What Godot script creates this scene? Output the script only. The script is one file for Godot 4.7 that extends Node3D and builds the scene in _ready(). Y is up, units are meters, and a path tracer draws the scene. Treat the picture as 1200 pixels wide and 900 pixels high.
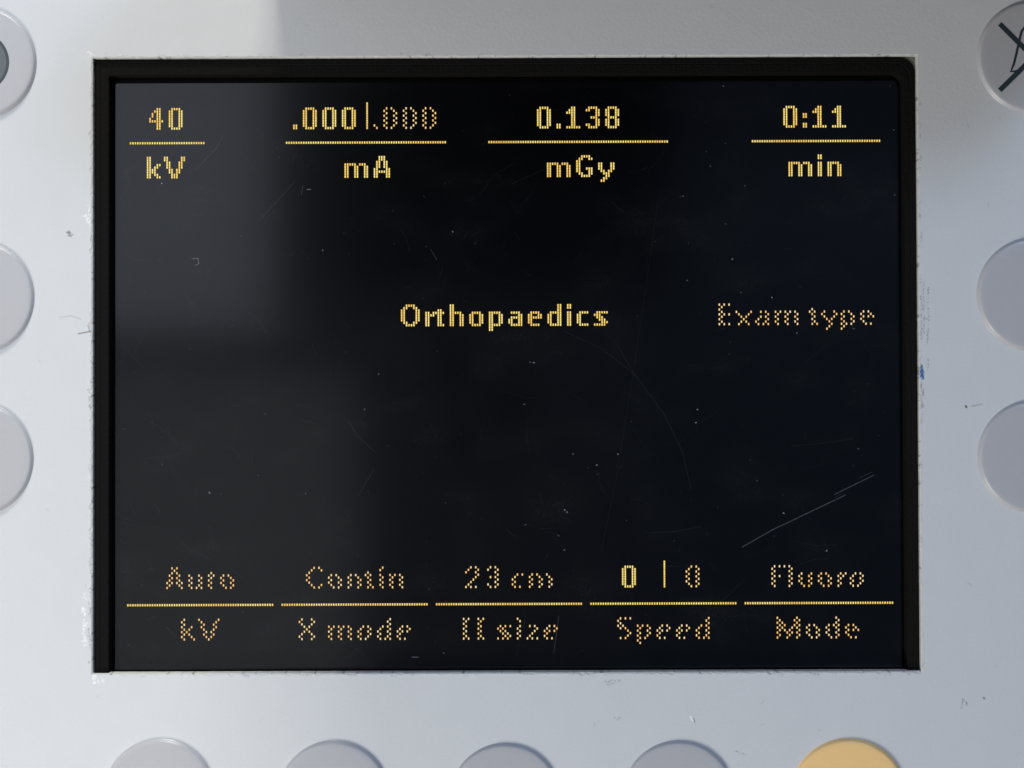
extends Node3D
# Lengths below are millimetres unless they say otherwise; MM turns them into metres.
# The fascia lies flat: x to the right, z towards the operator, y up. Fascia face at y = FACE.
const MM := 0.001
const FACE := 34.0            # height of the fascia's face over the housing's foot
const GLASS := 31.8           # height of the display glass
const PITCH := 0.36           # dot pitch of the display
const CAM_H := 195.0
const FOV := 32.0
var cam_pos := Vector3.ZERO
var cam_right := Vector3.ZERO
var cam_up := Vector3.ZERO
var cam_dir := Vector3.ZERO
var rng := RandomNumberGenerator.new()
var open_c := []              # corners of the opening (mm, x z)

# ---------------------------------------------------------------- helpers
func px(u: float, v: float, y: float) -> Vector3:
	# a pixel of the 1200 x 900 photograph onto the level plane at height y (mm)
	var f := 450.0 / tan(deg_to_rad(FOV * 0.5))
	var d := cam_dir * f + cam_right * (u - 600.0) - cam_up * (v - 450.0)
	return cam_pos + d * ((y - cam_pos.y) / d.y)

func mat(c: Color, rough: float, spec := 0.5) -> StandardMaterial3D:
	var m := StandardMaterial3D.new()
	m.albedo_color = c.linear_to_srgb()
	m.roughness = rough
	m.metallic_specular = spec
	return m

func glow(c: Color, energy: float) -> StandardMaterial3D:
	var m := StandardMaterial3D.new()
	m.albedo_color = Color(0.02, 0.02, 0.02)
	m.roughness = 0.6
	m.emission_enabled = true
	m.emission = c.linear_to_srgb()
	m.emission_energy_multiplier = energy
	return m

func add_mesh(called: String, mesh: Mesh, m: Material, parent: Node) -> MeshInstance3D:
	var o := MeshInstance3D.new()
	o.name = called
	o.mesh = mesh
	if m: o.material_override = m
	o.cast_shadow = GeometryInstance3D.SHADOW_CASTING_SETTING_ON
	parent.add_child(o, true)
	return o

func thing(called: String, label: String, category: String, at := Vector3.ZERO) -> Node3D:
	var o := Node3D.new()
	o.name = called
	add_child(o, true)
	o.position = at * MM
	o.set_meta("label", label)
	o.set_meta("category", category)
	return o

func st() -> SurfaceTool:
	var s := SurfaceTool.new()
	s.begin(Mesh.PRIMITIVE_TRIANGLES)
	return s

var uv_lo := Vector2.ZERO
var uv_size := Vector2.ONE
func vert(s: SurfaceTool, p: Vector3) -> void:
	s.set_uv((Vector2(p.x, p.z) - uv_lo) / uv_size)
	s.add_vertex(p * MM)

func quad(s: SurfaceTool, a: Vector3, b: Vector3, c: Vector3, d: Vector3) -> void:
	vert(s, a); vert(s, b); vert(s, c)
	vert(s, a); vert(s, c); vert(s, d)

func loft(s: SurfaceTool, loops: Array, smooth := false) -> void:
	for k in loops.size() - 1:
		var a: PackedVector3Array = loops[k]
		var b: PackedVector3Array = loops[k + 1]
		s.set_smooth_group(0 if smooth else -1)
		for i in a.size():
			var j := (i + 1) % a.size()
			quad(s, a[i], a[j], b[j], b[i])

func cap(s: SurfaceTool, loop: PackedVector3Array) -> void:
	var c := Vector3.ZERO
	for p in loop: c += p
	c /= loop.size()
	s.set_smooth_group(-1)
	for i in loop.size():
		vert(s, loop[i]); vert(s, loop[(i + 1) % loop.size()]); vert(s, c)

func rounded(x0: float, z0: float, x1: float, z1: float, r: float, y: float, n := 8, far_right := -1.0) -> PackedVector3Array:
	# a rectangle with corners of radius r; the far right corner may have its own
	var out := PackedVector3Array()
	var f := r if far_right < 0.0 else far_right
	var cs := [[x1 - r, z1 - r, 0.0, r], [x0 + r, z1 - r, 0.5, r], [x0 + r, z0 + r, 1.0, r], [x1 - f, z0 + f, 1.5, f]]
	for c in cs:
		for i in n + 1:
			var a: float = (c[2] + 0.5 * i / n) * PI
			out.append(Vector3(c[0] + c[3] * cos(a), y, c[1] + c[3] * sin(a)))
	return out

func circle(cx: float, cz: float, r: float, y: float, n := 72) -> PackedVector3Array:
	var out := PackedVector3Array()
	for i in n:
		var a := TAU * i / n
		out.append(Vector3(cx + r * cos(a), y, cz + r * sin(a)))
	return out

func done(s: SurfaceTool) -> ArrayMesh:
	s.generate_normals()
	return s.commit()

func block(x0: float, z0: float, x1: float, z1: float, y0: float, y1: float, r: float, bevel: float) -> ArrayMesh:
	var s := st()
	var low := rounded(x0, z0, x1, z1, r, y0)
	low.reverse()
	cap(s, low)
	loft(s, [rounded(x0, z0, x1, z1, r, y0), rounded(x0, z0, x1, z1, r, y1 - bevel), rounded(x0 + bevel * 0.3, z0 + bevel * 0.3, x1 - bevel * 0.3, z1 - bevel * 0.3, r, y1 - bevel * 0.3), rounded(x0 + bevel, z0 + bevel, x1 - bevel, z1 - bevel, r, y1)])
	cap(s, rounded(x0 + bevel, z0 + bevel, x1 - bevel, z1 - bevel, r, y1))
	return done(s)

# ---------------------------------------------------------------- painting marks into a picture
func dab(im: Image, x: int, y: int, c: Color, a: float) -> void:
	if x < 0 or y < 0 or x >= im.get_width() or y >= im.get_height() or a <= 0.0: return
	im.set_pixel(x, y, im.get_pixel(x, y).lerp(c, minf(a, 1.0)))

func stroke(im: Image, p: Vector2, q: Vector2, w: float, c: Color, a: float) -> void:
	# a line from p to q (texture pixels), w pixels wide with a soft pixel of edge
	var lo := Vector2(minf(p.x, q.x), minf(p.y, q.y)) - Vector2(w + 1, w + 1)
	var hi := Vector2(maxf(p.x, q.x), maxf(p.y, q.y)) + Vector2(w + 1, w + 1)
	for y in range(int(lo.y), int(hi.y) + 1):
		for x in range(int(lo.x), int(hi.x) + 1):
			var t := Vector2(x + 0.5, y + 0.5)
			var d := t.distance_to(Geometry2D.get_closest_point_to_segment(t, p, q))
			dab(im, x, y, c, a * clampf(w * 0.5 + 0.5 - d, 0.0, 1.0))

func smudge(im: Image, p: Vector2, q: Vector2, w: float, c: Color, a: float) -> void:
	# an uneven rub of small dabs between p and q
	var n := 3 + int(p.distance_to(q) * 0.7)
	for i in n:
		var t := p.lerp(q, rng.randf()) + Vector2(rng.randfn(0, w * 0.55), rng.randfn(0, w * 0.55))
		stroke(im, t, t + Vector2(rng.randfn(0, w * 0.5), rng.randfn(0, w * 0.5)), w * rng.randf_range(0.35, 0.9), c, a * rng.randf_range(0.3, 1.0))

func line_of(im: Image, pts: Array, w: float, c: Color, a: float) -> void:
	for i in pts.size() - 1: stroke(im, pts[i], pts[i + 1], w, c, a)

# ---------------------------------------------------------------- the display's lettering
const FONT := {
	"0": [".####.", "##..##", "##..##", "##..##", "##..##", "##..##", "##..##", "##..##", ".####."],
	"1": ["..##..", ".###..", "####..", "..##..", "..##..", "..##..", "..##..", "..##..", "######"],
	"2": [".####.", "##..##", "##..##", "....##", "...##.", "..##..", ".##...", "##....", "######"],
	"3": [".####.", "##..##", "....##", "....##", "..###.", "....##", "....##", "##..##", ".####."],
	"4": ["...##.", "..###.", ".#.##.", ".#.##.", "#..##.", "######", "...##.", "...##.", "...##."],
	"8": [".####.", "##..##", "##..##", "##..##", ".####.", "##..##", "##..##", "##..##", ".####."],
	".": ["", "", "", "", "", "", "", "##", "##"],
	":": ["", "", "", "##", "##", "", "", "##", "##"],
	"A": ["..###..", "..###..", ".##.##.", ".##.##.", ".##.##.", "##...##", "#######", "##...##", "##...##"],
	"C": ["..####.", ".##..##", "##.....", "##.....", "##.....", "##.....", "##.....", ".##..##", "..####."],
	"E": ["######", "##....", "##....", "##....", "#####.", "##....", "##....", "##....", "######"],
	"F": ["######", "##....", "##....", "##....", "#####.", "##....", "##....", "##....", "##...."],
	"G": ["..####.", ".##..##", "##.....", "##.....", "##.....", "##..###", "##...##", ".##..##", "..####."],
	"I": ["####", ".##.", ".##.", ".##.", ".##.", ".##.", ".##.", ".##.", "####"],
	"M": ["##......##", "###....###", "###....###", "####..####", "####..####", "##.####.##", "##.####.##", "##..##..##", "##..##..##"],
	"O": ["..####..", ".##..##.", "##....##", "##....##", "##....##", "##....##", "##....##", ".##..##.", "..####.."],
	"S": [".#####", "##....", "##....", "###...", ".####.", "...###", "....##", "....##", "#####."],
	"V": ["##.....##", "##.....##", ".##...##.", ".##...##.", ".##...##.", "..##.##..", "..##.##..", "...###...", "...###..."],
	"X": ["##...##", "##...##", ".##.##.", ".##.##.", "..###..", ".##.##.", ".##.##.", "##...##", "##...##"],
	"a": ["", "", "", ".####.", "....##", ".#####", "##..##", "##..##", ".#####"],
	"c": ["", "", "", ".####", "##...", "##...", "##...", "##...", ".####"],
	"d": ["....##", "....##", "....##", ".#####", "##..##", "##..##", "##..##", "##..##", ".#####"],
	"e": ["", "", "", ".####.", "##..##", "######", "##....", "##....", ".####."],
	"h": ["##....", "##....", "##....", "#####.", "##..##", "##..##", "##..##", "##..##", "##..##"],
	"i": ["##", "##", "", "##", "##", "##", "##", "##", "##"],
	"k": ["##....", "##....", "##....", "##..##", "##.##.", "####..", "####..", "##.##.", "##..##"],
	"l": ["##", "##", "##", "##", "##", "##", "##", "##", "##"],
	"m": ["", "", "", "#####.###.", "##..##..##", "##..##..##", "##..##..##", "##..##..##", "##..##..##"],
	"n": ["", "", "", "#####.", "##..##", "##..##", "##..##", "##..##", "##..##"],
	"o": ["", "", "", ".####.", "##..##", "##..##", "##..##", "##..##", ".####."],
	"p": ["", "", "", "#####.", "##..##", "##..##", "##..##", "##..##", "#####.", "##....", "##...."],
	"r": ["", "", "", "##.#", "####", "##..", "##..", "##..", "##.."],
	"s": ["", "", "", ".#####", "###...", ".###..", "..###.", "...###", "#####."],
	"t": ["", "", ".##.", "####", ".##.", ".##.", ".##.", ".##.", ".###"],
	"u": ["", "", "", "##..##", "##..##", "##..##", "##..##", "##..##", ".#####"],
	"x": ["", "", "", "##...##", ".##.##.", ".##.##.", "..###..", ".##.##.", "##...##"],
	"y": ["", "", "", "##...##", "##...##", "##...##", ".##.##.", "..###..", "...##..", "..##...", ".##...."],
	"z": ["", "", "", "#####", "...##", "..##.", ".##..", "##...", "#####"],
}
const TOP := 11        # dot row of the first line's tops
var disp_o := Vector3.ZERO
var odd := 0
var soft := false
var core_mats: Array = []
var halo_mats: Array = []

func dot_at(col: float, row: float, y: float) -> Vector3:
	return disp_o + Vector3((col - 159.5) * PITCH, y, (row - 119.5) * PITCH)

func dots_mesh(dots: Array) -> ArrayMesh:
	# every lit dot: an amber pad with a brighter heart, a few hundredths of a millimetre over the glass
	var mesh := ArrayMesh.new()
	for layer in 2:
		for k in 3:
			var s := st()
			var any := false
			for d in dots:
				var phase: float = sin(d.x * 0.21 + d.y * 0.13) + 0.8 * sin(d.x * 2.9 + d.y * 1.7)
				var kind := 0 if phase < -0.5 else (1 if phase < 0.6 else 2)
				if kind != k: continue
				any = true
				var hw := 0.135 if layer == 0 else 0.080
				var hh := 0.178 if layer == 0 else 0.145
				var c := dot_at(d.x, d.y, 0.02 if layer == 0 else 0.03)
				quad(s, c + Vector3(-hw, 0, -hh), c + Vector3(hw, 0, -hh), c + Vector3(hw, 0, hh), c + Vector3(-hw, 0, hh))
			if any:
				var mk := k + (3 if soft else 0)
				s.set_material(halo_mats[mk] if layer == 0 else core_mats[mk])
				s.generate_normals()
				s.commit(mesh)
	return mesh

func put_char(parent: Node3D, ch: String, col: int, row: int, dotted: bool) -> void:
	var dots := []
	var rows: Array = FONT[ch]
	for r in rows.size():
		var line: String = rows[r]
		for c in line.length():
			if line[c] != "#": continue
			if dotted and (col + c + row + r - TOP + odd) % 2 != 0: continue
			dots.append(Vector2(col + c, row + r))
	var called := "letter"
	if ch in "0123456789": called = "digit"
	elif ch == ".": called = "decimal_point"
	elif ch == ":": called = "colon"
	soft = dotted
	var o := add_mesh(("dotted_" if dotted else "") + called, dots_mesh(dots), null, parent)
	o.set_meta("label", ("dotted" if dotted else "solid") + " amber " + called.replace("_", " ") + ("" if ch in ".:" else " " + ch) + " lit on the display")

func put_text(parent: Node3D, text: String, cols: Array, row: int, dotted: bool) -> void:
	for i in text.length(): put_char(parent, text[i], cols[i], row, dotted)

func put_rule(parent: Node3D, c0: int, c1: int, row: int) -> void:
	var dots := []
	soft = false
	for c in range(c0, c1 + 1): dots.append(Vector2(c, row))
	add_mesh("underline", dots_mesh(dots), null, parent)

func put_divider(parent: Node3D, col: int, row: int) -> void:
	var dots := []
	soft = false
	for r in range(row - 2, row + 9): dots.append(Vector2(col, r))
	add_mesh("divider", dots_mesh(dots), null, parent)

# ---------------------------------------------------------------- lamps
func lamp(called: String, label: String, at: Vector3, aim: Vector3, w: float, h: float, color: Color, energy: float, seen: float) -> void:
	# a flat lamp head (metres): housing, glowing diffuser and the light of that size just in front of it
	var t := Node3D.new()
	t.name = called
	add_child(t, true)
	t.set_meta("label", label)
	t.set_meta("category", "lamp")
	t.look_at_from_position(at, aim, Vector3(0, 0, -1) if absf((aim - at).normalized().z) < 0.9 else Vector3.UP)
	var hb := BoxMesh.new(); hb.size = Vector3(w + 0.03, h + 0.03, 0.03)
	var a := add_mesh("lamp_housing", hb, mat(Color(0.5, 0.5, 0.5), 0.5), t)
	a.position = Vector3(0, 0, 0.02)
	var db := BoxMesh.new(); db.size = Vector3(w, h, 0.006)
	var b := add_mesh("diffuser", db, glow(color, seen), t)
	b.position = Vector3(0, 0, 0.002)
	var l := AreaLight3D.new()
	l.name = "light"
	l.area_size = Vector2(w, h)
	l.light_color = color
	l.light_energy = energy
	l.area_range = 6.0
	l.area_attenuation = 2.0
	l.shadow_enabled = true
	t.add_child(l)
	l.position = Vector3(0, 0, -0.004)

# ---------------------------------------------------------------- the scene
func _ready() -> void:
	rng.seed = 71
	# camera
	var tilt := deg_to_rad(0.75)
	cam_pos = Vector3(0, FACE + CAM_H * cos(tilt), CAM_H * sin(tilt))
	cam_dir = (Vector3(0, FACE, 0) - cam_pos).normalized()
	var roll := 0.0034
	cam_right = Vector3(cos(roll), 0, sin(roll)).normalized()
	cam_up = cam_right.cross(cam_dir).normalized()
	var cam := Camera3D.new()
	cam.name = "camera"
	cam.fov = FOV
	cam.near = 0.01
	cam.far = 20.0
	add_child(cam)
	cam.transform = Transform3D(Basis(cam_right, cam_up, -cam_dir), cam_pos * MM)
	cam.current = true
	# surroundings and exposure
	var we := WorldEnvironment.new()
	we.name = "environment"
	var env := Environment.new()
	env.background_mode = Environment.BG_COLOR
	env.background_color = Color(0.064, 0.088, 0.135).linear_to_srgb()
	env.background_energy_multiplier = 1.0
	env.tonemap_mode = Environment.TONE_MAPPER_LINEAR
	env.tonemap_exposure = 1.0
	env.sdfgi_enabled = true
	env.ssao_enabled = true
	env.ssil_enabled = true
	we.environment = env
	add_child(we)
	# lamps, all outside the frame
	var mid := Vector3(0, FACE * MM, 0)
	lamp("room_lamp", "wide white ceiling lamp beside the far half of the control panel", Vector3(-0.335, 0.43, -0.245), Vector3(-0.335, 0.0, -0.245), 0.456, 0.43, Color(0.88, 0.92, 1.0), 0.060, 0.4)
	lamp("room_lamp_001", "small white room lamp behind the control panel", Vector3(-0.04, 0.36, -0.85), mid, 0.20, 0.16, Color(1.0, 0.985, 0.95), 0.72, 1.2)
	lamp("room_lamp_002", "bluish room lamp beyond the far corner of the control panel", Vector3(0.38, 0.75, -0.45), mid, 0.16, 0.16, Color(0.76, 0.86, 1.0), 0.22, 0.8)
	lamp("room_lamp_003", "small white fill lamp added unseen on the near side of the control panel", Vector3(-0.30, 0.36, 0.44), mid, 0.20, 0.20, Color(1.0, 0.98, 0.945), 0.28, 0.9)  # added fill, brightens the whole panel from the near left
	lamp("room_lamp_004", "wide dim lamp added unseen so the near left of the screen mirrors grey", Vector3(-0.315, 0.43, 0.16), Vector3(-0.315, 0.0, 0.16), 0.49, 0.34, Color(0.93, 0.955, 1.0), 0.0205, 0.2)  # added so the near left of the screen mirrors a dimmer grey
	_build_panel()
	_build_display()
	_build_surroundings()

func _build_panel() -> void:
	var panel := thing("control_panel", "light grey control panel with round membrane buttons around a display opening", "control panel")
	# ---- outline of the fascia and of its opening
	var tl := px(110, 68, FACE)
	var tr := px(1075.5, 65, FACE)
	var bl := px(107, 789.5, FACE)
	var br := px(1078.5, 786.5, FACE)
	var ox0 := (tl.x + bl.x) * 0.5
	var ox1 := (tr.x + br.x) * 0.5
	var oz0 := (tl.z + tr.z) * 0.5
	var oz1 := (bl.z + br.z) * 0.5
	open_c = [ox0, oz0, ox1, oz1]
	var fx0 := -88.0; var fx1 := 88.0; var fz0 := -66.0; var fz1 := 75.0
	uv_lo = Vector2(fx0, fz0)
	uv_size = Vector2(fx1 - fx0, fz1 - fz0)
	var noise := FastNoiseLite.new()
	noise.seed = 5
	noise.frequency = 0.9
	var fine := FastNoiseLite.new()
	fine.seed = 9
	fine.frequency = 3.1
	# points along the four sides, matched between all loops
	var n := 220
	var corner := [Vector2(ox1, oz1), Vector2(ox0, oz1), Vector2(ox0, oz0), Vector2(ox1, oz0)]
	var far_c := [Vector2(fx1, fz1), Vector2(fx0, fz1), Vector2(fx0, fz0), Vector2(fx1, fz0)]
	var inward := [Vector2(0, -1), Vector2(1, 0), Vector2(0, 1), Vector2(-1, 0)]
	var outer0 := PackedVector3Array(); var outer1 := PackedVector3Array(); var outer2 := PackedVector3Array()
	var lip := PackedVector3Array(); var edge := PackedVector3Array(); var foot := PackedVector3Array()
	for sidx in 4:
		for i in n:
			var t := float(i) / n
			var a: Vector2 = corner[sidx].lerp(corner[(sidx + 1) % 4], t)
			var b: Vector2 = far_c[sidx].lerp(far_c[(sidx + 1) % 4], t)
			var inn: Vector2 = inward[sidx]
			var fade := minf(1.0, minf(t, 1.0 - t) * n / 4.0)
			var j1 := noise.get_noise_2d(a.x * 0.7, a.y * 0.7) * 0.10 + fine.get_noise_2d(a.x, a.y) * 0.05
			var chip := maxf(0.0, fine.get_noise_2d(a.x * 0.35 + 50, a.y * 0.35) - 0.12) * 0.9
			var rim := (0.13 if sidx == 3 else 0.19) + chip * (0.3 if sidx >= 2 else 1.0) + 0.10 * noise.get_noise_2d(a.x, a.y + 30)
			var e := a + inn * j1 * fade * 0.3
			var l := e - inn * maxf(rim, 0.08)
			if i == 0:
				var prev: Vector2 = inward[(sidx + 3) % 4]
				l = a - (inn + prev) * 0.2
				e = a
			edge.append(Vector3(e.x, FACE - 0.12 - chip * 0.06, e.y))
			lip.append(Vector3(l.x, FACE, l.y))
			foot.append(Vector3(e.x, FACE - 1.5, e.y))
			var bi := b - Vector2(signf(b.x), signf(b.y)) * 0.0
			outer0.append(Vector3(bi.x, FACE - 1.5, bi.y))
			outer1.append(Vector3(bi.x, FACE - 0.4, bi.y))
			outer2.append(Vector3(bi.x * 0.996, FACE, bi.y * 0.996))
	var s := st()
	loft(s, [outer0, outer1, outer2, lip])
	var fascia := add_mesh("fascia", done(s), _fascia_material(), panel)
	s = st()
	loft(s, [lip, edge, foot])
	add_mesh("opening_edge", done(s), _edge_material(Color(0.78, 0.78, 0.76), Color(0.33, 0.32, 0.30), 420, 0.6), fascia)
	# ---- housing that carries fascia and display
	add_mesh("housing", block(-91, -69, 91, 78, 0.0, FACE - 1.52 - 2.6, 4.0, 1.0), mat(Color(0.30, 0.31, 0.32), 0.55), panel)
	# ribs between housing and fascia close the gap round the edge
	s = st()
	loft(s, [rounded(-91, -69, 91, 78, 4.0, FACE - 4.2), rounded(-91, -69, 91, 78, 4.0, FACE - 0.6), rounded(-90.4, -68.4, 90.4, 77.4, 4.0, FACE - 0.1), rounded(-88.6, -66.6, 88.6, 75.6, 2.0, FACE - 0.1), rounded(-88.6, -66.6, 88.6, 75.6, 2.0, FACE - 4.2)])
	add_mesh("rim", done(s), mat(Color(0.42, 0.43, 0.44), 0.5), panel)
	# ---- buttons: embossed domes in the membrane
	var grey := _button_material(Color(0.45, 0.447, 0.458), 3)
	var amber := _button_material(Color(0.93, 0.61, 0.26), 4)
	var spots := [[-23, 74, 66.5, 0], [-26, 349, 67, 0], [-27, 538, 67, 0], [1211, 67, 67, 0], [1211, 345, 67, 0], [1212, 535, 67, 0], [187, 932, 66.5, 0], [391.5, 934, 66.5, 0], [592.5, 937, 66.5, 0], [795.5, 934, 66.5, 0], [994.5, 934, 69, 1]]
	for k in spots.size():
		var q: Array = spots[k]
		var c := px(q[0], q[1], FACE)
		var r: float = (px(q[0] + q[2], q[1], FACE) - c).length()
		s = st()
		var prof := [[r, -0.02], [r - 0.06, 0.03], [r - 0.14, 0.12], [r - 0.30, 0.36], [r - 0.40, 0.45], [r - 0.55, 0.50], [r - 0.8, 0.525], [r - 1.3, 0.535], [r - 2.6, 0.54]]
		var loops := []
		for p in prof: loops.append(circle(c.x, c.z, p[0], FACE + p[1]))
		loft(s, loops, true)
		s.set_smooth_group(0)
		var top := circle(c.x, c.z, r - 2.6, FACE + 0.54)
		for i in top.size():
			vert(s, top[i]); vert(s, top[(i + 1) % top.size()]); vert(s, Vector3(c.x, FACE + 0.54, c.z))
		var b := add_mesh("button", done(s), amber if q[3] == 1 else grey, panel)
		if q[3] == 1: b.set_meta("label", "yellow round membrane button")
		if k == 0:
			b.set_meta("label", "grey round button printed with a dark disc")
			_disc_mark(b, c, 4.42)
		if k == 3:
			b.set_meta("label", "grey round button printed with a crossed-out bell")
			_bell_mark(b)

func _disc_mark(b: Node3D, c: Vector3, r: float) -> void:
	var s := st()
	var y := FACE + 0.56
	loft(s, [circle(c.x, c.z, r, y), circle(c.x, c.z, r - 0.42, y)])
	add_mesh("disc_outline", done(s), mat(Color(0.055, 0.065, 0.07), 0.5), b)
	s = st()
	cap(s, circle(c.x, c.z, r - 0.42, y))
	add_mesh("disc", done(s), mat(Color(0.115, 0.13, 0.14), 0.5), b)

func ribbon(s: SurfaceTool, pts: Array, w: float, y: float) -> void:
	# a flat printed line through pts (mm, x z), mitred at its bends
	var side := []
	for i in pts.size():
		var d := Vector2.ZERO
		if i > 0: d += (pts[i] - pts[i - 1]).normalized()
		if i < pts.size() - 1: d += (pts[i + 1] - pts[i]).normalized()
		d = d.normalized()
		side.append(Vector2(-d.y, d.x) * w * 0.5)
	for i in pts.size() - 1:
		var a: Vector2 = pts[i] - side[i]; var b: Vector2 = pts[i + 1] - side[i + 1]
		var c: Vector2 = pts[i + 1] + side[i + 1]; var d: Vector2 = pts[i] + side[i]
		quad(s, Vector3(a.x, y, a.y), Vector3(b.x, y, b.y), Vector3(c.x, y, c.y), Vector3(d.x, y, d.y))

func _bell_mark(b: Node3D) -> void:
	var ink := mat(Color(0.018, 0.032, 0.04), 0.5)
	var y := FACE + 0.56
	var pt := func(u, v): var q := px(u, v, FACE + 0.5); return Vector2(q.x, q.z)
	var s := st()
	ribbon(s, [pt.call(1171.5, 28), pt.call(1250.5, 107)], 0.74, y)
	add_mesh("strike", done(s), ink, b)
	s = st()
	ribbon(s, [pt.call(1171.5, 106), pt.call(1205, 73)], 0.74, y + 0.004)
	add_mesh("strike", done(s), ink, b)
	s = st()
	ribbon(s, [pt.call(1217, 61), pt.call(1250.5, 28)], 0.74, y + 0.004)
	add_mesh("strike", done(s), ink, b)
	s = st()
	var half := [Vector2(0, -41), Vector2(-8, -38), Vector2(-14, -30), Vector2(-17, -18), Vector2(-20, -4), Vector2(-23, 8), Vector2(-26.5, 17)]
	var outline := []
	for p in half: outline.append(pt.call(1211 + p.x, 67 + p.y))
	outline.append(pt.call(1192, 83.5)); outline.append(pt.call(1200, 79)); outline.append(pt.call(1211, 77)); outline.append(pt.call(1222, 79)); outline.append(pt.call(1230, 83.5))
	half.reverse()
	for p in half: outline.append(pt.call(1211 - p.x, 67 + p.y))
	ribbon(s, outline, 0.36, y + 0.008)
	add_mesh("bell", done(s), ink, b)

# texture pixels of the fascia's picture for a photograph pixel
func fpx(u: float, v: float, w: int, h: int) -> Vector2:
	var p := px(u, v, FACE)
	return (Vector2(p.x, p.z) - uv_lo) / uv_size * Vector2(w, h)

func _grain(seed_: int, freq: float, strength: float, size := 512) -> NoiseTexture2D:
	var nz := FastNoiseLite.new()
	nz.seed = seed_
	nz.noise_type = FastNoiseLite.TYPE_SIMPLEX_SMOOTH
	nz.frequency = freq
	nz.fractal_octaves = 3
	var t := NoiseTexture2D.new()
	t.width = size
	t.height = size
	t.seamless = true
	t.as_normal_map = true
	t.bump_strength = strength
	t.noise = nz
	return t

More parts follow.
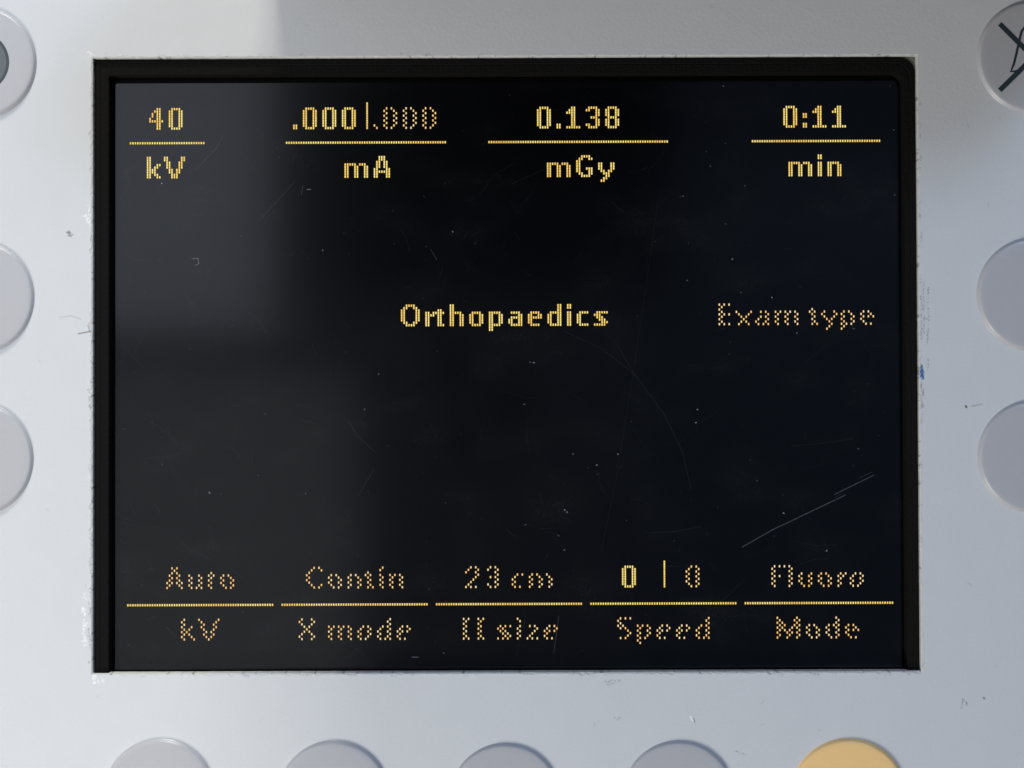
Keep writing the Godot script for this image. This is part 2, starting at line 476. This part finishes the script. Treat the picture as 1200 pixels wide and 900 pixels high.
func _fascia_material() -> StandardMaterial3D:
	var w := 2048; var h := 1640
	var base := Color(0.61, 0.62, 0.622).linear_to_srgb()
	var im := Image.create(w, h, false, Image.FORMAT_RGB8)
	var cloud := FastNoiseLite.new(); cloud.seed = 21; cloud.frequency = 0.012
	var speck := FastNoiseLite.new(); speck.seed = 22; speck.frequency = 0.22
	for y in h:
		for x in w:
			var k := 1.0 + 0.006 * cloud.get_noise_2d(x, y) + 0.012 * speck.get_noise_2d(x, y)
			im.set_pixel(x, y, Color(base.r * k, base.g * k, base.b * k))
	var grime := Color(0.30, 0.29, 0.27); var white := Color(0.93, 0.93, 0.91); var brown := Color(0.33, 0.27, 0.24)
	# dirt and bare spots along the opening
	for i in 260:
		var side := rng.randi() % 10
		var u := 0.0; var v := 0.0; var du := 0.0; var dv := 0.0
		if side < 4:      # near edge
			u = rng.randf_range(112, 1070); v = 790.5 - u * 0.0030 + absf(rng.randfn(0, 1.6)) + 0.6; du = rng.randf_range(2, 12)
		elif side < 7:    # left edge
			v = rng.randf_range(75, 785); u = 109.5 - (v - 70) * 0.004 - absf(rng.randfn(0, 2.2)) - 0.8; dv = rng.randf_range(2, 10)
		elif side < 9:    # right edge
			v = rng.randf_range(75, 785); u = 1076.5 + (v - 70) * 0.004 + absf(rng.randfn(0, 1.4)) + 0.6; dv = rng.randf_range(2, 12)
		else:
			u = rng.randf_range(112, 1070); v = 66.0 - u * 0.003 - absf(rng.randfn(0, 1.5)); du = rng.randf_range(2, 10)
		var light := rng.randf() < (0.45 if side < 7 else 0.2)
		smudge(im, fpx(u, v, w, h), fpx(u + du, v + dv, w, h), rng.randf_range(0.8, 2.2), white if light else grime, rng.randf_range(0.08, 0.4) * (1.0 if light else 0.6))
	# white chips at the left edge
	for q in [[103, 245, 4.0], [101, 256, 5.0], [105, 262, 3.0], [98, 700, 3.0], [97, 715, 4.0], [98, 730, 5.0], [97, 742, 3.0], [99, 752, 4.0], [106, 66, 4.0], [110, 795, 5.0], [120, 797, 3.0]]:
		smudge(im, fpx(q[0], q[1] - 4, w, h), fpx(q[0] + 2.5, q[1] + 6, w, h), q[2] * 0.8, white, 0.8)
	for q in [[105, 705, 106, 730], [104, 735, 106, 760], [106, 690, 107, 700], [104, 455, 106, 480], [103, 380, 107, 392]]:
		smudge(im, fpx(q[0], q[1], w, h), fpx(q[2], q[3], w, h), 1.8, grime, 0.4)
	# single marks
	smudge(im, fpx(80, 271, w, h), fpx(84, 277, w, h), 3.4, Color(0.45, 0.46, 0.48), 0.8)
	line_of(im, [fpx(70, 372, w, h), fpx(84, 370, w, h), fpx(95, 374, w, h)], 1.2, Color(0.6, 0.61, 0.62), 0.6)
	line_of(im, [fpx(92, 391, w, h), fpx(108, 388, w, h)], 2.0, brown, 0.55)
	stroke(im, fpx(1132, 476, w, h), fpx(1132.6, 477, w, h), 3.2, brown, 0.9)
	line_of(im, [fpx(1139, 476, w, h), fpx(1151, 473.5, w, h)], 1.0, grime, 0.5)
	stroke(im, fpx(809, 840, w, h), fpx(812, 845, w, h), 3.2, white, 1.0)
	stroke(im, fpx(813, 842, w, h), fpx(814, 846, w, h), 1.6, grime, 0.6)
	stroke(im, fpx(1153, 818, w, h), fpx(1153.5, 818.5, w, h), 2.8, Color(0.35, 0.34, 0.36), 0.8)
	for i in 7:
		stroke(im, fpx(1130 + rng.randf_range(-6, 6), 824 + rng.randf_range(-6, 6), w, h), fpx(1131 + rng.randf_range(-6, 6), 824 + rng.randf_range(-6, 6), w, h), 1.2, grime, 0.28)
	for q in [[708, 799, 727, 797], [712, 802, 724, 800], [720, 842, 728, 842], [862, 880, 872, 884]]:
		smudge(im, fpx(q[0], q[1], w, h), fpx(q[2], q[3], w, h), 1.8, grime, 0.3)
	# crazed lacquer and a blue pen mark at the right edge
	for q in [[1088, 335, 1087.5, 350], [1087, 352, 1088.5, 372], [1088.5, 372, 1087.5, 398], [1080, 372, 1087.5, 374], [1087, 398, 1087, 402], [1087.5, 420, 1088, 434], [1082, 330, 1083, 390], [1079.5, 345, 1080, 400], [1080, 386, 1086, 389]]:
		smudge(im, fpx(q[0], q[1], w, h), fpx(q[2], q[3], w, h), 1.2, Color(0.28, 0.28, 0.31), 0.55)
	for i in 26:
		var u0 := 1080.5 + rng.randf_range(-1.6, 2.2); var v0 := 436 + rng.randfn(0, 4.2)
		stroke(im, fpx(u0, v0, w, h), fpx(u0 + rng.randf_range(-1.5, 1.5), v0 + rng.randf_range(1, 5), w, h), 1.4, Color(0.05, 0.24, 0.52), 0.55)
	for i in 14:
		var v1 := rng.randf_range(445, 475)
		stroke(im, fpx(1079 + rng.randf() * 4, v1, w, h), fpx(1079 + rng.randf() * 4, v1 + 4, w, h), 1.3, grime, 0.3)
	# scattered faint scuffs
	for i in 120:
		var u1 := rng.randf_range(-60, 1260); var v2 := rng.randf_range(-30, 980)
		var ang := rng.randf() * TAU; var len := rng.randf_range(0.5, 7)
		stroke(im, fpx(u1, v2, w, h), fpx(u1 + cos(ang) * len, v2 + sin(ang) * len, w, h), rng.randf_range(0.8, 1.5), grime if rng.randf() < 0.6 else white, rng.randf_range(0.06, 0.22))
	var m := StandardMaterial3D.new()
	m.albedo_texture = ImageTexture.create_from_image(im)
	m.roughness = 0.58
	m.metallic_specular = 0.45
	m.normal_enabled = true
	m.normal_texture = _grain(31, 0.11, 2.0, 2048)
	m.normal_scale = 0.08
	m.uv1_triplanar = false
	return m

func _button_material(c: Color, seed_: int) -> StandardMaterial3D:
	var m := mat(c, 0.32)
	m.normal_enabled = true
	m.normal_texture = _grain(seed_, 0.03, 1.5, 256)
	m.normal_scale = 0.2
	m.uv1_triplanar = true
	m.uv1_scale = Vector3(60, 60, 60)
	return m

func _edge_material(body: Color, fleck: Color, count: int, most: float) -> StandardMaterial3D:
	# the raw cut edge: pale filler with dark dirt in patches
	var w := 2048; var h := 1640
	var im := Image.create(w, h, false, Image.FORMAT_RGB8)
	im.fill(body)
	for i in count:
		var u := rng.randf_range(100, 1085); var v := rng.randf_range(60, 795)
		match rng.randi() % 4:
			0: u = 108 + rng.randf_range(-3, 3)
			1: u = 1077 + rng.randf_range(-3, 3)
			2: v = 66.5 + rng.randf_range(-3, 3)
			3: v = 788 + rng.randf_range(-3, 3)
		var c := fleck if rng.randf() < 0.7 else body * 1.18
		stroke(im, fpx(u, v, w, h), fpx(u + rng.randf_range(-4, 4), v + rng.randf_range(-4, 4), w, h), rng.randf_range(1.0, 2.6), c, rng.randf_range(0.15, most))
	var m := StandardMaterial3D.new()
	m.albedo_texture = ImageTexture.create_from_image(im)
	m.roughness = 0.7
	return m

# ---------------------------------------------------------------- display
func _build_display() -> void:
	var d := thing("display_module", "dark rectangular display with amber dot matrix readouts set in the grey panel", "display", Vector3.ZERO)
	disp_o = px(595.6, 439.4, GLASS)
	var x0: float = open_c[0]; var z0: float = open_c[1]; var x1: float = open_c[2]; var z1: float = open_c[3]
	# metal carrier plate under everything: shows grey in the corners the gasket leaves free
	var carrier := mat(Color(0.24, 0.235, 0.22), 0.5)
	carrier.metallic = 0.6
	var low := FACE - 4.1
	add_mesh("carrier_plate", block(x0 - 3, z0 - 3, x1 + 3, z1 + 3, low, GLASS - 0.15, 0.5, 0.1), carrier, d)
	add_mesh("corner_plate", block(x1 - 1.9, z0 + 0.02, x1 - 0.02, z0 + 1.9, GLASS - 0.1, FACE - 0.85, 0.2, 0.05), _edge_material(Color(0.42, 0.41, 0.38), Color(0.2, 0.19, 0.18), 900, 0.7), d)
	var s := st()
	# rubber gasket with rounded corners
	var gy := FACE - 0.55
	var gr := 2.3
	var ix0 := px(127, 430, gy).x; var ix1 := px(1062, 430, gy).x
	var iz0 := px(600, 86, gy).z
	var g0 := 0.10
	var q := z1 + 1.0
	loft(s, [rounded(x0 + g0, z0 + g0, x1 - g0, q + 2.4, 0.5, GLASS - 0.1, 10, gr), rounded(x0 + g0, z0 + g0, x1 - g0, q + 2.4, 0.5, gy - 0.12, 10, gr),
		rounded(x0 + g0 + 0.12, z0 + g0 + 0.12, x1 - g0 - 0.12, q + 2.3, 0.5, gy, 10, gr), rounded(x0 + 0.85, z0 + 0.85, x1 - 0.75, q + 1.6, 0.5, gy + 0.02, 10, gr),
		rounded(x0 + 1.0, z0 + 1.0, x1 - 0.9, q + 1.5, 0.5, gy - 0.07, 10, gr), rounded(x0 + 1.12, z0 + 1.12, x1 - 1.0, q + 1.4, 0.5, gy - 0.02, 10, gr),
		rounded(ix0, iz0, ix1, q, 0.5, gy - 0.05, 10, 1.8), rounded(ix0 + 0.08, iz0 + 0.08, ix1 - 0.08, q - 0.02, 0.5, gy - 0.2, 10, 1.7), rounded(ix0 + 0.1, iz0 + 0.1, ix1 - 0.1, q - 0.03, 0.5, GLASS - 0.1, 10, 1.7)])
	add_mesh("gasket", done(s), _gasket_material(), d)
	# glass: black printed border and the active area as one pane
	uv_lo = Vector2(x0 - 2, z0 - 2)
	uv_size = Vector2(x1 - x0 + 4, z1 - z0 + 4)
	var ax0 := dot_at(-1.2, 0, 0).x; var ax1 := dot_at(320.2, 0, 0).x
	var az0 := dot_at(0, -0.6, 0).z; var az1 := dot_at(0, 240.5, 0).z
	s = st()
	var y := GLASS
	loft(s, [rounded(x0 - 2, z0 - 2, x1 + 2, z1 + 2, 0.3, y, 2), rounded(ax0, az0, ax1, az1, 0.3, y, 2)])
	add_mesh("glass_border", done(s), mat(Color(0.002, 0.002, 0.0022), 0.3, 0.12), d)
	s = st()
	cap(s, rounded(ax0, az0, ax1, az1, 0.3, y, 2))
	add_mesh("screen_glass", done(s), _glass_material(), d)
	# lit dots
	for c in [Color(1.0, 0.66, 0.17), Color(1.0, 0.80, 0.19), Color(1.0, 0.86, 0.34)]: core_mats.append(glow(c, 1.06))
	for c in [Color(1.0, 0.50, 0.06), Color(1.0, 0.62, 0.06), Color(1.0, 0.60, 0.09)]: halo_mats.append(glow(c, 0.34))
	for c in [Color(1.0, 0.62, 0.22), Color(1.0, 0.74, 0.30), Color(1.0, 0.80, 0.46)]: core_mats.append(glow(c, 1.0))
	for c in [Color(1.0, 0.42, 0.06), Color(1.0, 0.48, 0.07), Color(1.0, 0.50, 0.10)]: halo_mats.append(glow(c, 0.22))
	var t := TOP - 1
	odd = 1
	put_text(d, "40", [13, 21], t, false)
	put_rule(d, 5, 35, t + 14)
	put_text(d, "kV", [12, 19], t + 20, false)
	put_text(d, ".000", [72, 76, 84, 92], t, false)
	put_divider(d, 102, t)
	put_text(d, ".000", [105, 109, 117, 125], t, true)
	put_rule(d, 69, 134, t + 14)
	put_text(d, "mA", [93, 105], t + 20, false)
	put_text(d, "0.138", [172, 180, 184, 192, 200], t, false)
	put_rule(d, 152, 225, t + 14)
	put_text(d, "mGy", [176, 188, 197], t + 20, false)
	put_text(d, "0:11", [273, 281, 285, 293], t, false)
	put_rule(d, 260, 312, t + 14)
	put_text(d, "min", [275, 287, 291], t + 20, false)
	t = TOP
	odd = 0
	put_text(d, "Orthopaedics", [116, 126, 130, 136, 144, 152, 160, 168, 176, 184, 188, 195], t + 80, false)
	put_text(d, "Exam", [246, 253, 261, 269], t + 80, true)
	put_text(d, "type", [283, 288, 296, 304], t + 80, true)
	var b := t + 187
	odd = 1
	put_text(d, "Auto", [20, 29, 36, 42], b, true)
	put_text(d, "Contin", [77, 86, 94, 101, 107, 111], b, true)
	put_text(d, "23", [142, 150], b, true)
	put_text(d, "cm", [161, 168], b, true)
	put_text(d, "0", [206], b, false)
	put_divider(d, 223, b)
	put_text(d, "0", [232], b, true)
	put_text(d, "Fluoro", [267, 274, 278, 286, 294, 299], b, true)
	for k in 5: put_rule(d, 4 + 63 * k, 63 + 63 * k + (1 if k == 4 else 0), b + 15)
	put_text(d, "kV", [26, 33], b + 21, true)
	put_text(d, "X", [74], b + 21, true)
	put_text(d, "mode", [86, 98, 106, 114], b + 21, true)
	put_text(d, "II", [140, 146], b + 21, true)
	put_text(d, "size", [155, 163, 167, 174], b + 21, true)
	put_text(d, "Speed", [204, 212, 220, 228, 236], b + 21, true)
	put_text(d, "Mode", [269, 281, 289, 297], b + 21, true)

func _gasket_material() -> StandardMaterial3D:
	var m := mat(Color(0.0075, 0.0071, 0.0066), 0.8, 0.15)
	m.normal_enabled = true
	m.normal_texture = _grain(44, 0.06, 4.0, 256)
	m.normal_scale = 0.5
	m.uv1_triplanar = true
	m.uv1_scale = Vector3(90, 90, 90)
	return m

func gpx(u: float, v: float, w: int, h: int) -> Vector2:
	var p := px(u, v, GLASS)
	return (Vector2(p.x, p.z) - uv_lo) / uv_size * Vector2(w, h)

func _glass_material() -> StandardMaterial3D:
	var w := 2048; var h := 1540
	var im := Image.create(w, h, false, Image.FORMAT_RGB8)
	var film := FastNoiseLite.new(); film.seed = 61; film.frequency = 0.006; film.fractal_octaves = 4
	for y in h:
		for x in w:
			# a film of fine dust, thicker in patches
			var k := maxf(0.0, 0.35 + film.get_noise_2d(x * 0.6, y)) * rng.randf()
			k = k * k * 0.10
			im.set_pixel(x, y, Color(0.012 + k, 0.013 + k, 0.020 + k))
	var dust := Color(0.75, 0.76, 0.80)
	# long scratches
	line_of(im, [gpx(870, 641, w, h), gpx(905, 621, w, h), gpx(945, 602, w, h), gpx(991, 580, w, h)], 1.9, dust, 0.42)
	line_of(im, [gpx(978, 579.5, w, h), gpx(1003, 567, w, h), gpx(1024, 557, w, h)], 1.8, dust, 0.42)
	line_of(im, [gpx(1007, 560, w, h), gpx(1022, 553, w, h)], 1.3, dust, 0.3)
	line_of(im, [gpx(978, 583, w, h), gpx(988, 578, w, h)], 1.2, dust, 0.25)
	line_of(im, [gpx(660, 388, w, h), gpx(705, 408, w, h), gpx(745, 440, w, h), gpx(778, 485, w, h), gpx(800, 530, w, h), gpx(810, 574, w, h)], 1.1, dust, 0.17)
	line_of(im, [gpx(772, 230, w, h), gpx(758, 330, w, h), gpx(740, 450, w, h), gpx(724, 550, w, h), gpx(705, 645, w, h)], 1.0, dust, 0.11)
	line_of(im, [gpx(655, 722, w, h), gpx(652, 744, w, h), gpx(649, 765, w, h)], 1.6, dust, 0.30)
	line_of(im, [gpx(757, 624, w, h), gpx(790, 623, w, h), gpx(822, 617, w, h)], 1.1, dust, 0.16)
	line_of(im, [gpx(928, 523, w, h), gpx(960, 520, w, h), gpx(1000, 514, w, h)], 1.1, dust, 0.15)
	line_of(im, [gpx(262, 157, w, h), gpx(255, 172, w, h), gpx(230, 198, w, h)], 1.4, dust, 0.22)
	line_of(im, [gpx(346, 212, w, h), gpx(325, 236, w, h), gpx(304, 258, w, h)], 1.1, dust, 0.24)
	line_of(im, [gpx(225, 303, w, h), gpx(232, 303, w, h), gpx(233, 309, w, h), gpx(229, 311, w, h)], 1.6, dust, 0.5)
	line_of(im, [gpx(146, 203, w, h), gpx(163, 191, w, h)], 1.4, dust, 0.15)
	line_of(im, [gpx(505, 292, w, h), gpx(512, 305, w, h)], 1.3, dust, 0.35)
	line_of(im, [gpx(408, 493, w, h), gpx(420, 512, w, h), gpx(440, 530, w, h)], 1.1, dust, 0.22)
	line_of(im, [gpx(438, 551, w, h), gpx(420, 580, w, h)], 1.2, dust, 0.22)
	line_of(im, [gpx(720, 398, w, h), gpx(742, 436, w, h)], 1.2, dust, 0.14)
	line_of(im, [gpx(360, 222, w, h), gpx(364, 222, w, h)], 1.6, dust, 0.85)
	line_of(im, [gpx(353, 228, w, h), gpx(355, 218, w, h)], 1.4, dust, 0.4)
	line_of(im, [gpx(585, 78, w, h), gpx(588, 90, w, h)], 2.0, dust, 0.6)
	line_of(im, [gpx(483, 770, w, h), gpx(490, 770, w, h)], 2.0, dust, 0.7)
	line_of(im, [gpx(195, 735, w, h), gpx(207, 747, w, h)], 1.2, dust, 0.2)
	# bright specks of dust seen one by one
	for q in [[283, 276], [531, 272], [311, 485], [358, 578], [621, 424], [625, 425], [614, 474], [818, 480], [672, 532], [724, 532], [700, 545], [887, 563], [918, 601], [969, 645], [905, 349], [868, 343], [828, 178], [833, 195], [850, 168], [807, 285], [858, 304], [805, 329], [1043, 101], [1049, 228], [520, 765], [616, 615], [655, 628], [662, 644], [662, 598], [665, 600], [700, 556], [734, 610], [455, 522], [427, 480], [444, 438], [245, 577], [848, 101], [1000, 385], [934, 390], [816, 495], [1006, 526], [873, 218], [801, 230], [850, 262], [1047, 152], [378, 293], [190, 215]]:
		var a := rng.randf_range(0.3, 0.85)
		stroke(im, gpx(q[0], q[1], w, h), gpx(q[0] + rng.randf_range(-1.2, 1.2), q[1] + rng.randf_range(-1, 1), w, h), rng.randf_range(1.6, 2.8), dust, a)
	# fine dust and hairlines, thicker towards the left
	for i in 260:
		var u := 138 + 910 * pow(rng.randf(), 1.35); var v := rng.randf_range(98, 782)
		stroke(im, gpx(u, v, w, h), gpx(u + rng.randf_range(-1, 1), v + rng.randf_range(-1, 1), w, h), rng.randf_range(0.8, 1.7), dust, rng.randf_range(0.08, 0.45))
	for i in 330:
		var u := 138 + 900 * pow(rng.randf(), 2.0); var v := rng.randf_range(98, 782)
		var ang := rng.randf() * PI; var len := 4 + 26 * pow(rng.randf(), 2.5); var bend := rng.randf_range(-0.5, 0.5)
		var p0 := Vector2(u, v); var p1 := p0 + Vector2(cos(ang), sin(ang)) * len; var p2 := p1 + Vector2(cos(ang + bend), sin(ang + bend)) * len
		line_of(im, [gpx(p0.x, p0.y, w, h), gpx(p1.x, p1.y, w, h), gpx(p2.x, p2.y, w, h)], rng.randf_range(0.7, 1.3), dust, rng.randf_range(0.03, 0.13))
	var m := StandardMaterial3D.new()
	m.albedo_texture = ImageTexture.create_from_image(im)
	m.roughness = 0.32
	m.metallic_specular = 0.20
	m.clearcoat_enabled = true
	m.clearcoat = 0.80
	m.clearcoat_roughness = 0.14
	return m

# ---------------------------------------------------------------- what the screen mirrors and what shades the panel
func _build_surroundings() -> void:
	# added block beyond the far edge, out of frame, to shade the panel
	var added_blocker := thing("added_blocker", "dark grey block added unseen along the far edge to shade the panel", "added_blocker", Vector3(0, FACE, 0))
	var left := px(320, 30, FACE).x
	add_mesh("added_blocker_body", block(left, -78, 92, -62.5, 0.02, 56, 1.0, 0.8), mat(Color(0.10, 0.10, 0.105), 0.6), added_blocker)
	add_mesh("added_blocker_cap", block(left + 1.2, -77, 91, -63.5, 56.03, 57.5, 1.0, 0.5), mat(Color(0.05, 0.05, 0.05), 0.5), added_blocker)
	# the phone that takes the picture: its back faces the panel, the lens is the camera
	var phone := thing("phone", "grey phone held level over the panel, lens down", "phone", cam_pos + Vector3(0, 1.2, 0))
	add_mesh("phone_body", block(-46, -31, 32, 123, 0.0, 7.6, 9.0, 1.2), mat(Color(0.80, 0.80, 0.80), 0.5), phone)
	for q in [[0.0, 0.0], [-17.0, 12.0], [-17.0, -12.0]]:
		var s := st()
		loft(s, [circle(q[0], q[1], 5.2, -0.9), circle(q[0], q[1], 7.2, -0.9), circle(q[0], q[1], 7.2, 0.0)])
		var o := add_mesh("lens_ring", done(s), mat(Color(0.5, 0.5, 0.5), 0.3), phone)
		s = st()
		var g := circle(q[0], q[1], 5.2, -0.4); g.reverse()
		cap(s, g)
		add_mesh("lens_glass", done(s), mat(Color(0.005, 0.005, 0.006), 0.1), o)
	# added unseen block over the far half, so the screen mirrors black
	var dark_block := thing("added_dark_block", "black block with a green side added overhead to darken the screen reflection", "added block", Vector3(0, FACE + 300, 0))
	add_mesh("dark_block_body", block(-54, -230, 60, -40, 0.0, 40, 5.0, 2.0), mat(Color(0.004, 0.004, 0.005), 0.7, 0.2), dark_block)
	add_mesh("dark_block_side", block(-88, -230, -54.1, -40, 2.0, 38, 3.0, 2.0), mat(Color(0.03, 0.036, 0.030), 0.7, 0.2), dark_block)
